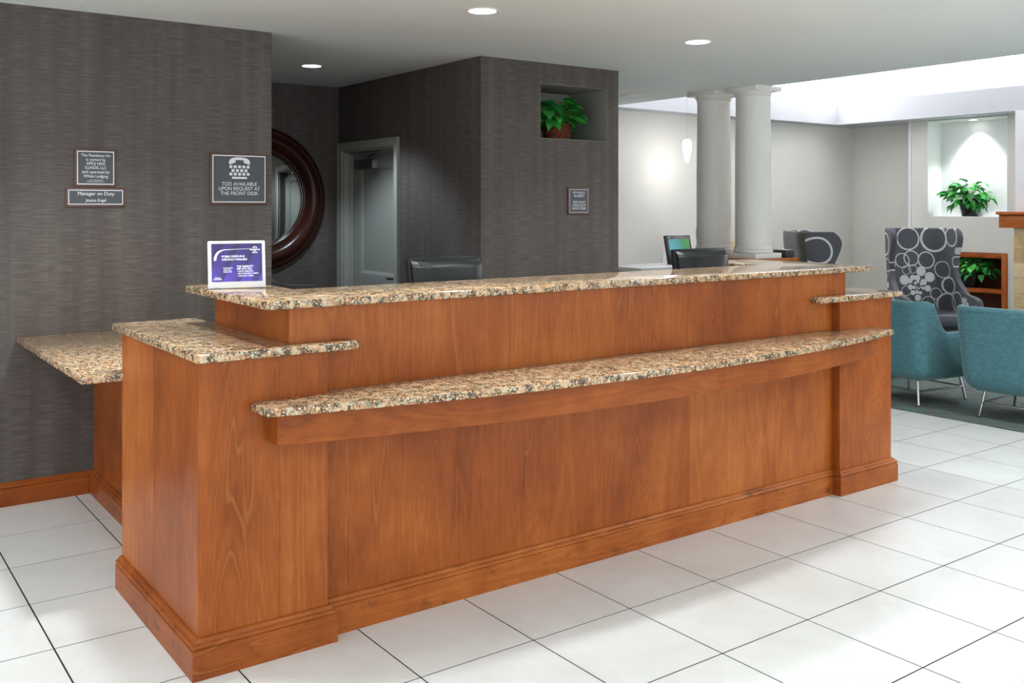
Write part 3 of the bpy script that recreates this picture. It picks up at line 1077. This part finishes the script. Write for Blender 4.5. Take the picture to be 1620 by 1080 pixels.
ks = thing('touchscreen_computer', (7.55, 7.34, 0.9055), 'black framed computer with a green and blue screen', 'computer')
M = Matrix.Translation((7.548, 7.30, 0.918)) @ Matrix.Rotation(math.radians(-12), 4, 'X')
bm = bmesh.new()
add_box(bm, -0.185, 0.185, 0, 0.035, 0, 0.305, bev=0.005, M=M)
finish('case', bm, BLACK, ks, smooth=True)
m = NT('computer_screen')
tc = m.n('ShaderNodeTexCoord')
sp = m.n('ShaderNodeSeparateXYZ')
m.l(tc.outputs['Generated'], sp.inputs[0])
c = m.ramp(m.math('ADD', m.math('MULTIPLY', sp.outputs[0], 0.8), m.math('MULTIPLY', sp.outputs[2], 0.25)), [(0.1, rgb(104, 186, 200)), (0.55, rgb(72, 160, 168)), (0.75, rgb(66, 150, 84)), (1.0, rgb(88, 160, 78))])
m.out((0.01, 0.01, 0.01, 1), 0.2)
m.l(c, m.b.inputs['Emission Color'])
m.b.inputs['Emission Strength'].default_value = 0.8
bm = bmesh.new()
add_box(bm, -0.150, 0.155, -0.001, 0.004, 0.04, 0.262, M=M)
finish('screen', bm, m.m, ks)
bm = bmesh.new()
add_box(bm, -0.150, -0.132, -0.0015, 0.003, 0.278, 0.288, M=M)
finish('indicator', bm, WHITE, ks)
box('foot', 7.46, 7.64, 7.29, 7.42, 0.9055, 0.922, BLACK, ks, bev=0.003)

ot = thing('wall_outlet', (7.70, 7.69, 0.885), 'white outlet box on the rear wall beside the green screen', 'outlet')
box('cover_plate', 7.632, 7.77, 7.672, 7.689, 0.907, 1.012, WHITE, ot, bev=0.003)
box('socket', 7.675, 7.727, 7.669, 7.673, 0.93, 0.985, COLP, ot, bev=0.002)
fs = thing('framed_notice', (8.23, 7.69, 1.16), 'small dark framed notice on the rear wall left of the columns', 'frame')
box('frame', 8.178, 8.29, 7.675, 7.689, 1.160, 1.272, SIGNWOOD, fs, bev=0.002)
box('mat_border', 8.188, 8.28, 7.6735, 7.6755, 1.170, 1.262, WHITE, fs)
box('print', 8.197, 8.271, 7.6722, 7.674, 1.179, 1.253, SIGNPLATE, fs)
TAN = plain('tan_card', rgb(214, 184, 132), 0.7, 0.3)
tg = prism('wall_tag', [(8.760, 1.052), (8.785, 1.030), (8.81, 1.052), (8.81, 1.115), (8.760, 1.115)], -7.689, -7.680, TAN, None, M=Matrix(((1, 0, 0, 0), (0, 0, -1, 0), (0, 1, 0, 0), (0, 0, 0, 1))))
tag(tg, 'small tan tag on the rear wall seen between the two columns', 'tag')

# ================================================================== FIREPLACE, SHELF, NICHE
mt = thing('mantel', (10.45, 4.4, 1.297), 'cherry wood mantel shelf above the stone fireplace surround', 'mantel')
box('mantel_board', 10.33, 10.4945, 3.0, 5.377, 1.4365, 1.469, WOOD_Y, mt, bev=0.003)
box('mantel_beam', 10.36, 10.4945, 3.03, 5.358, 1.297, 1.436, WOOD_Y, mt, bev=0.002)
sr = thing('fireplace_surround', (10.48, 4.4, 0.004), 'fireplace surround of pale tan stone tiles below the mantel', 'fireplace')
box('mortar_bed', 10.478, 10.4945, 3.6, 5.250, 0.004, 1.2965, plain('mortar', rgb(240, 228, 200), 0.9, 0.2), sr)
zs = [0.006, 0.147, 0.30, 0.451, 0.60, 0.7625, 0.9215, 1.0705, 1.2295, 1.2965]
for i in range(len(zs) - 1):
    y1 = 5.252
    off = 0.0 if i % 2 else 0.16
    ys = [5.252, 5.252 - 0.32 + off, 5.252 - 0.64 + off]
    for a, b in zip(ys[:-1], ys[1:]):
        pz = random.uniform(-0.002, 0.002)
        box('stone_tile', 10.466 + pz, 10.479, b + 0.003, a - 0.001, zs[i] + 0.004, zs[i + 1] - 0.004, STONE, sr, bev=0.002, seg=1)

bc = thing('built_in_bookcase', (10.99, 5.98, 0.004), 'cherry wood built-in bookcase below the lit niche', 'bookcase')
yb0, yb1, zt = 5.513, 6.471, 0.995
FW = 0.062
for nm, b in (('face_stile', (RX - 0.012, RX + 0.012, yb0, yb0 + FW, 0.004, zt)), ('face_stile', (RX - 0.012, RX + 0.012, yb1 - FW, yb1, 0.004, zt))):
    box(nm, *b, WOOD, bc, bev=0.002)
box('face_rail', RX - 0.012, RX + 0.012, yb0 + FW, yb1 - FW, zt - 0.055, zt, WOOD_Y, bc, bev=0.002)
box('shelf', RX - 0.006, 11.12, yb0 + 0.02, yb1 - 0.02, 0.541, 0.586, WOOD_Y, bc, bev=0.002)
box('bottom_rail', RX - 0.012, RX + 0.012, yb0 + FW, yb1 - FW, 0.004, 0.10, WOOD_Y, bc, bev=0.002)
boxes('inner_box', [(RX + 0.012, 11.12, yb0, yb0 + 0.02, 0.004, zt), (RX + 0.012, 11.12, yb1 - 0.02, yb1, 0.004, zt), (RX + 0.012, 11.12, yb0 + 0.02, yb1 - 0.02, zt - 0.02, zt), (11.12, 11.149, yb0, yb1, 0.004, zt)], WOOD_DK, bc)

# ================================================================== PLANTS
LEAFM = None


def leaf_material():
    t = NT('pothos_leaf')
    oi = t.n('ShaderNodeObjectInfo')
    tc = t.n('ShaderNodeTexCoord')
    f = t.math('ADD', t.math('MULTIPLY', t.noise(tc.outputs['Object'], 9, 3, 0.6), 0.55), t.math('MULTIPLY', oi.outputs['Random'], 0.5))
    c = t.ramp(f, [(0.25, rgb(22, 104, 34)), (0.55, rgb(46, 148, 58)), (0.8, rgb(96, 186, 84))])
    t.b.inputs['Subsurface Weight'].default_value = 0.0
    t.b.inputs['Transmission Weight'].default_value = 0.0
    return t.out(c, 0.38, 0.5)


LEAFM = leaf_material()
STEM = plain('plant_stem', rgb(70, 120, 50), 0.6, 0.3)


def leaf_mesh():
    bm = bmesh.new()
    # heart-shaped blade along +x, folded along the midrib, tip drooping; unit length
    outl = [(0.02, 0.0), (-0.06, 0.13), (0.0, 0.27), (0.16, 0.36), (0.38, 0.35), (0.60, 0.25), (0.82, 0.11), (1.0, 0.0)]

    def zz(x, y):
        return 0.30 * y - 0.22 * x * x - 0.25 * y * y
    mid = [bm.verts.new((x, 0, zz(x, 0))) for x in (0.02, 0.10, 0.20, 0.38, 0.60, 0.82)]
    tip = bm.verts.new((1.0, 0, zz(1.0, 0)))
    for s in (1, -1):
        side = [bm.verts.new((x, y * s, zz(x, abs(y)))) for x, y in outl[1:-1]]
        chain = [mid[0]] + side + [tip]
        # fan strips between the midrib and the edge
        bm.faces.new([mid[0], side[0], mid[1]] if s > 0 else [mid[0], mid[1], side[0]])
        for i in range(len(side) - 1):
            a, b = mid[min(i + 1, 5)], mid[min(i + 2, 5)]
            q = [a, side[i], side[i + 1], b] if a is not b else [a, side[i], side[i + 1]]
            bm.faces.new(q if s > 0 else q[::-1])
        q = [mid[5], side[-1], tip]
        bm.faces.new(q if s > 0 else q[::-1])
    me = bpy.data.meshes.new('leaf')
    bm.to_mesh(me)
    bm.free()
    me.materials.append(LEAFM)
    for p in me.polygons:
        p.use_smooth = True
    return me


LEAF = leaf_mesh()


def foliage(root, c, rx, ry, rz_, n, size, seed, droop=0.35, xmax=None, stems=10, lim=None):
    """leaves on a loose dome of radii rx, ry, rz_ round c (relative to root), each on its own petiole direction"""
    rnd = random.Random(seed)
    base = Vector(c) - Vector((0, 0, 0.35 * rz_))
    bm = bmesh.new()
    k = 0
    tries = 0
    while k < n and tries < n * 20:
        tries += 1
        th = rnd.uniform(0, 2 * PI)
        ph = math.asin(rnd.uniform(-droop, 1.0))
        rr = rnd.uniform(0.55, 1.0)
        d = Vector((math.cos(th) * math.cos(ph), math.sin(th) * math.cos(ph), math.sin(ph)))
        p = Vector(c) + Vector((d.x * rx * rr, d.y * ry * rr, d.z * rz_ * rr))
        if lim and not (lim[0] < p.x < lim[1] and lim[2] < p.y < lim[3]):
            continue
        o = bpy.data.objects.new('leaf', LEAF)
        o.location = p
        yaw = th + rnd.uniform(-0.7, 0.7)
        pitch = rnd.uniform(-0.1, 0.9) - 0.5 * d.z
        roll = rnd.uniform(-0.6, 0.6)
        o.rotation_euler = (roll, pitch, yaw)
        s = size * rnd.uniform(0.7, 1.2)
        o.scale = (s, s, s)
        reg(o, root, p)
        add_tube(bm, [base, base.lerp(p, 0.5) + Vector((0, 0, 0.03)), p], 0.0016, 5)
        k += 1
    finish('stems', bm, STEM, root, local=True, smooth=True)


def pot(name, root, r0, r1, h, mat):
    return lathe(name, [(0, 0), (r0, 0), (r0 + (r1 - r0) * 0.9, h * 0.88), (r1 + 0.004, h * 0.89), (r1 + 0.006, h), (r1 - 0.006, h), (r1 - 0.012, h * 0.9), (0, h * 0.88)], mat, root, 32, None, local=True)


# niche plant in a wicker basket
WICK = plain('wicker', rgb(120, 62, 40), 0.6, 0.4, var=0.3, vs=80)
bp = thing('potted_plant', (4.545, 5.68, 2.0135), 'leafy green plant in a woven basket inside the small dark niche', 'plant', 'potted pothos plants')
lathe('basket_core', [(0, 0), (0.088, 0), (0.108, 0.115), (0.10, 0.118), (0, 0.10)], plain('basket_dark', rgb(50, 26, 20), 0.8, 0.2), bp, 32, None, local=True)
for r in range(9):
    bm = bmesh.new()
    n = 48
    pts = []
    rad = 0.089 + 0.02 * r / 8
    for i in range(n + 1):
        a = 2 * PI * i / n
        q = rad + (0.005 if (i // 2 + r) % 2 else 0.0005)
        pts.append((q * math.cos(a), q * math.sin(a), 0.008 + 0.0135 * r))
    add_tube(bm, pts, 0.0055, 5)
    finish('woven_strand', bm, WICK, bp, local=True, smooth=True)
foliage(bp, (0.0, 0.0, 0.185), 0.20, 0.15, 0.125, 95, 0.115, 3, 0.6, lim=(-0.2, 0.20, -0.10, 0.14))

POTM = plain('black_glazed_pot', rgb(18, 18, 20), 0.15, 0.6)
np_ = thing('potted_plant', (11.0, 6.03, 1.4095), 'bright green plant in a black pot inside the tall lit niche', 'plant', 'potted pothos plants')
pot('pot', np_, 0.085, 0.125, 0.20, POTM)
foliage(np_, (0.0, 0.0, 0.24), 0.16, 0.30, 0.19, 125, 0.100, 11, 0.8, lim=(-0.26, 0.02, -0.37, 0.30))
sp_ = thing('potted_plant', (10.98, 6.00, 0.5865), 'green plant in a black pot on the bookcase shelf', 'plant', 'potted pothos plants')
pot('pot', sp_, 0.085, 0.125, 0.18, POTM)
foliage(sp_, (-0.02, -0.03, 0.22), 0.15, 0.29, 0.14, 115, 0.085, 23, 0.8, lim=(-0.22, 0.02, -0.32, 0.32))

# ================================================================== CHAIRS


def shell_grid(bm, outline, heights, uvl, mat=0):
    """outline(z, k) -> list of plan points, the same count at every height; cloth coordinates in metres"""
    rows = []
    for t in heights:
        rows.append([bm.verts.new(p) for p in outline(t)])
    return rows


def wing_chair(loc, rz, label):
    t = thing('wing_chair', loc, label, 'armchair', 'wing chairs with circle print', rz=rz)
    # local frame: +y is the way the chair faces, back at y = -0.36
    import bisect

    def interp(tab, z):
        for (a, b), (c, d) in zip(tab[:-1], tab[1:]):
            if z <= c:
                f = (z - a) / (c - a)
                f = f * f * (3 - 2 * f)
                return b + (d - b) * f
        return tab[-1][1]
    reach = [(0.16, 0.62), (0.53, 0.64), (0.585, 0.60), (0.61, 0.42), (0.66, 0.29), (0.74, 0.205), (0.86, 0.175), (0.98, 0.21), (1.10, 0.285), (1.19, 0.315), (1.25, 0.29), (1.29, 0.24)]
    halfw = [(0.16, 0.305), (0.60, 0.31), (0.9, 0.305), (1.29, 0.30)]
    lean = [(0.16, 0.0), (0.45, 0.0), (1.29, 0.10)]
    zs = [0.16, 0.25, 0.35, 0.45, 0.53, 0.565, 0.585, 0.60, 0.615, 0.635, 0.66, 0.70, 0.74, 0.80, 0.86, 0.92, 0.98, 1.04, 1.10, 1.15, 1.19, 1.22, 1.25, 1.275, 1.29]
    NP = 44
    bm = bmesh.new()
    uvl = bm.loops.layers.uv.new('UVMap')
    rows, uvs = [], []
    for z in zs:
        D, W, L = interp(reach, z), interp(halfw, z), interp(lean, z)
        r = 0.11
        y0 = -0.36 - L
        path = []
        nb = 14
        flare = 0.10
        yf = y0 + D
        side = []
        for i in range(nb + 1):
            f = i / nb
            yy = yf + (y0 + r - yf) * f
            side.append((W + flare * max(0, (yy - (y0 + r))) * (1 if z > 0.62 else 0.35), yy))
        cor = [(W - r + r * math.cos(a), y0 + r - r * math.sin(a)) for a in [PI / 2 * i / 6 for i in range(1, 7)]]
        half = side + cor
        full = half + [(0.12, y0), (0.0, y0), (-0.12, y0)] + [(-x, y) for x, y in half[::-1]]
        ds = [0]
        for p, q in zip(full[:-1], full[1:]):
            ds.append(ds[-1] + math.hypot(p[0] - q[0], p[1] - q[1]))
        mid = ds[len(full) // 2]
        rows.append([bm.verts.new((x, y, z)) for x, y in full])
        uvs.append([(dd - mid - 0.07, z) for dd in ds])
    for a in range(len(zs) - 1):
        for i in range(len(rows[0]) - 1):
            f = bm.faces.new((rows[a][i], rows[a][i + 1], rows[a + 1][i + 1], rows[a + 1][i]))
            q = (uvs[a][i], uvs[a][i + 1], uvs[a + 1][i + 1], uvs[a + 1][i])
            for lp, w in zip(f.loops, q):
                lp[uvl].uv = w
            f.material_index = 1 if 17 <= i <= len(rows[0]) - 19 else 0
    bmesh.ops.recalc_face_normals(bm, faces=bm.faces)
    # make normals point inward (toward the sitter)
    f0 = min(bm.faces, key=lambda f: (f.calc_center_median() - Vector((0, -0.46, 1.0))).length)
    if f0.normal.y < 0:
        bmesh.ops.reverse_faces(bm, faces=bm.faces)
    o = finish('shell', bm, [CIRC, CIRC, CIRC, CHAR], t, local=True, smooth='all', recalc=False)
    md = o.modifiers.new('thickness', 'SOLIDIFY')
    md.thickness = 0.06
    md.offset = -1
    md.material_offset = 2
    md.material_offset_rim = 0
    md.use_even_offset = False
    sb = o.modifiers.new('round', 'SUBSURF')
    sb.levels = sb.render_levels = 1
    box('seat_cushion', -0.285, 0.285, -0.33, 0.34, 0.30, 0.44, VINYL, t, local=True, bev=0.035, seg=4)
    box('seat_frame', -0.29, 0.29, -0.34, 0.28, 0.16, 0.30, CHAR, t, local=True, bev=0.01)
    for sx in (-1, 1):
        for sy in (-0.28, 0.22):
            lathe('leg', [(0, 0), (0.014, 0), (0.024, 0.16), (0, 0.16)], WOOD, t, 12, Matrix.Translation((sx * 0.27, sy, 0)), local=True)
    return t


# ring and disc print in cloth metres: (across, height, radius, half line width; 0 = filled)
R_ = [(0.13, 1.175, 0.135, 0.012), (-0.15, 1.175, 0.118, 0.008), (0.035, 0.945, 0.085, 0.007), (0.205, 0.845, 0.085, 0.005), (-0.125, 0.965, 0.078, 0.006), (-0.225, 0.94, 0.075, 0.005),
      (-0.03, 0.825, 0.050, 0), (0.06, 0.765, 0.053, 0), (-0.185, 0.84, 0.046, 0.003), (-0.115, 0.85, 0.044, 0.003), (-0.215, 0.735, 0.052, 0), (-0.075, 0.755, 0.032, 0), (-0.125, 0.76, 0.028, 0),
      (-0.155, 0.725, 0.026, 0), (-0.01, 0.712, 0.034, 0), (0.03, 0.645, 0.034, 0), (-0.10, 0.70, 0.017, 0), (-0.07, 0.715, 0.015, 0), (-0.04, 0.69, 0.014, 0), (-0.155, 0.66, 0.028, 0), (-0.115, 0.655, 0.018, 0),
      (-0.085, 0.66, 0.009, 0), (-0.065, 0.645, 0.010, 0), (-0.045, 0.66, 0.008, 0), (-0.09, 0.635, 0.008, 0), (-0.02, 0.648, 0.017, 0), (-0.13, 0.60, 0.026, 0), (-0.085, 0.605, 0.020, 0), (-0.05, 0.598, 0.018, 0), (-0.08, 0.545, 0.034, 0),
      (0.115, 0.59, 0.058, 0.004), (-0.20, 0.62, 0.05, 0.003), (0.27, 0.68, 0.085, 0.010), (0.03, 0.49, 0.07, 0.004), (0.24, 0.48, 0.115, 0.009), (0.40, 0.52, 0.10, 0.007), (0.36, 1.20, 0.10, 0.008),
      (0.52, 0.55, 0.024, 0), (0.555, 0.535, 0.018, 0), (0.545, 0.57, 0.014, 0), (0.58, 0.56, 0.016, 0), (0.535, 0.50, 0.028, 0), (0.50, 0.48, 0.02, 0), (0.60, 0.51, 0.03, 0),
      (-0.42, 1.12, 0.115, 0.009), (-0.36, 0.92, 0.06, 0.005), (-0.46, 0.90, 0.07, 0.005), (-0.38, 0.78, 0.05, 0), (-0.44, 0.69, 0.035, 0), (-0.40, 0.62, 0.03, 0), (0.46, 1.04, 0.05, 0), (0.41, 0.93, 0.06, 0.006),
      (-0.50, 0.50, 0.09, 0.007), (-0.36, 0.46, 0.08, 0.006), (-0.58, 0.54, 0.03, 0), (0.0, 0.35, 0.08, 0.006), (0.60, 0.38, 0.08, 0.006), (-0.2, 0.42, 0.09, 0.006)]
CIRC = circles_fabric(R_)

wing_chair((9.40, 5.53, 0.0045), math.atan2(-0.818, -0.573) - PI / 2, 'wing chair with white circle print facing the reception desk')
wing_chair((7.89, 5.54, 0.0045), math.atan2(-0.581, 0.813) - PI / 2, 'wing chair seen from its plain dark grey back behind the columns')


def club_chair(loc, rz, label):
    """low-armed teal club chair on a metal base; local +y is the way it faces"""
    t = thing('club_chair', loc, label, 'armchair', 'teal club chairs', rz=rz)
    W, D, r = 0.375, 0.70, 0.10
    ZB = 0.185
    y0 = -0.35
    side = []
    ns = 18
    for i in range(ns + 1):
        side.append((W, y0 + D - (D - r) * i / ns))
    cor = [(W - r + r * math.cos(a), y0 + r - r * math.sin(a)) for a in [PI / 2 * i / 7 for i in range(1, 8)]]
    half = side + cor
    back = [(0.2, y0), (0.1, y0), (0, y0), (-0.1, y0), (-0.2, y0)]
    full = half + back + [(-x, y) for x, y in half[::-1]]

    def top(y):
        # high back, a quick sweep down to a level arm
        k = (y - (y0 + 0.13)) / 0.17
        k = max(0.0, min(1.0, k))
        k = 1 - (1 - k) ** 2.2
        return 0.792 - 0.245 * k
    bm = bmesh.new()
    nz = 12
    rows = []
    for j in range(nz + 1):
        f = j / nz
        row = []
        for x, y in full:
            zt = top(y)
            z = ZB + (zt - ZB) * f
            # sides lean out toward the top and tuck in under the seat
            k = (z - ZB) / 0.60
            tuck = 0.055 * max(0, 1 - (z - ZB) / 0.09) ** 2
            nrm = Vector((x * 1.0, y + 0.0))
            fx = 1 + 0.07 * k - tuck / W
            yy = y
            if y < y0 + D - 0.2:
                yy = y - 0.075 * k * max(0, min(1, (y0 + 0.35 - y) / 0.25)) + tuck * max(0, min(1, (y0 + 0.25 - y) / 0.25))
            row.append(bm.verts.new((x * fx, yy, z)))
        rows.append(row)
    for a in range(nz):
        for i in range(len(full) - 1):
            bm.faces.new((rows[a][i], rows[a][i + 1], rows[a + 1][i + 1], rows[a + 1][i]))
    bmesh.ops.recalc_face_normals(bm, faces=bm.faces)
    rim = []
    for v in rows[-1]:
        q = Vector((v.co.x, v.co.y + 0.02, 0))
        k = 1 - 0.034 / max(0.3, q.length)
        rim.append((v.co.x * k, (v.co.y + 0.02) * k - 0.02, v.co.z - 0.016))
    f0 = min(bm.faces, key=lambda f: (f.calc_center_median() - Vector((0, -0.4, 0.6))).length)
    if f0.normal.y > 0:
        bmesh.ops.reverse_faces(bm, faces=bm.faces)
    o = finish('shell', bm, BLUE, t, local=True, smooth='all', recalc=False)
    md = o.modifiers.new('thickness', 'SOLIDIFY')
    md.thickness = 0.075
    md.offset = -1
    sb = o.modifiers.new('round', 'SUBSURF')
    sb.levels = sb.render_levels = 1
    # padded roll along the top edge of back and arms
    tube('rim_roll', rim, 0.030, BLUE, t, local=True, n=12)
    box('seat_base', -0.30, 0.30, -0.30, 0.335, 0.19, 0.32, BLUE, t, local=True, bev=0.03, seg=3)
    box('seat_cushion', -0.295, 0.295, -0.27, 0.345, 0.32, 0.445, BLUE, t, local=True, bev=0.04, seg=4)
    fx, fy = 0.27, 0.27
    for sx in (-1, 1):
        for sy in (-1, 1):
            tube('leg', [(sx * (fx - 0.03), sy * (fy - 0.03), 0.20), (sx * fx, sy * fy, 0.006)], 0.0105, CHROME, t, local=True)
            lathe('foot_glide', [(0, 0), (0.012, 0), (0.013, 0.006), (0, 0.007)], BLACK, t, 12, Matrix.Translation((sx * fx, sy * fy, 0)), local=True)
    e = fx - 0.012
    for sx in (-1, 1):
        tube('stretcher', [(sx * e, -e, 0.105), (sx * e, e, 0.105)], 0.008, CHROME, t, local=True)
    for sy in (-1, 1):
        tube('stretcher', [(-e, sy * e, 0.105), (e, sy * e, 0.105)], 0.008, CHROME, t, local=True)
    return t


club_chair((7.14, 4.38, 0.0045), -PI / 2 - math.radians(8), 'teal club chair right behind the end of the desk')
club_chair((7.12, 3.42, 0.0045), -PI / 2 + math.radians(2), 'teal club chair at the right edge of the view')
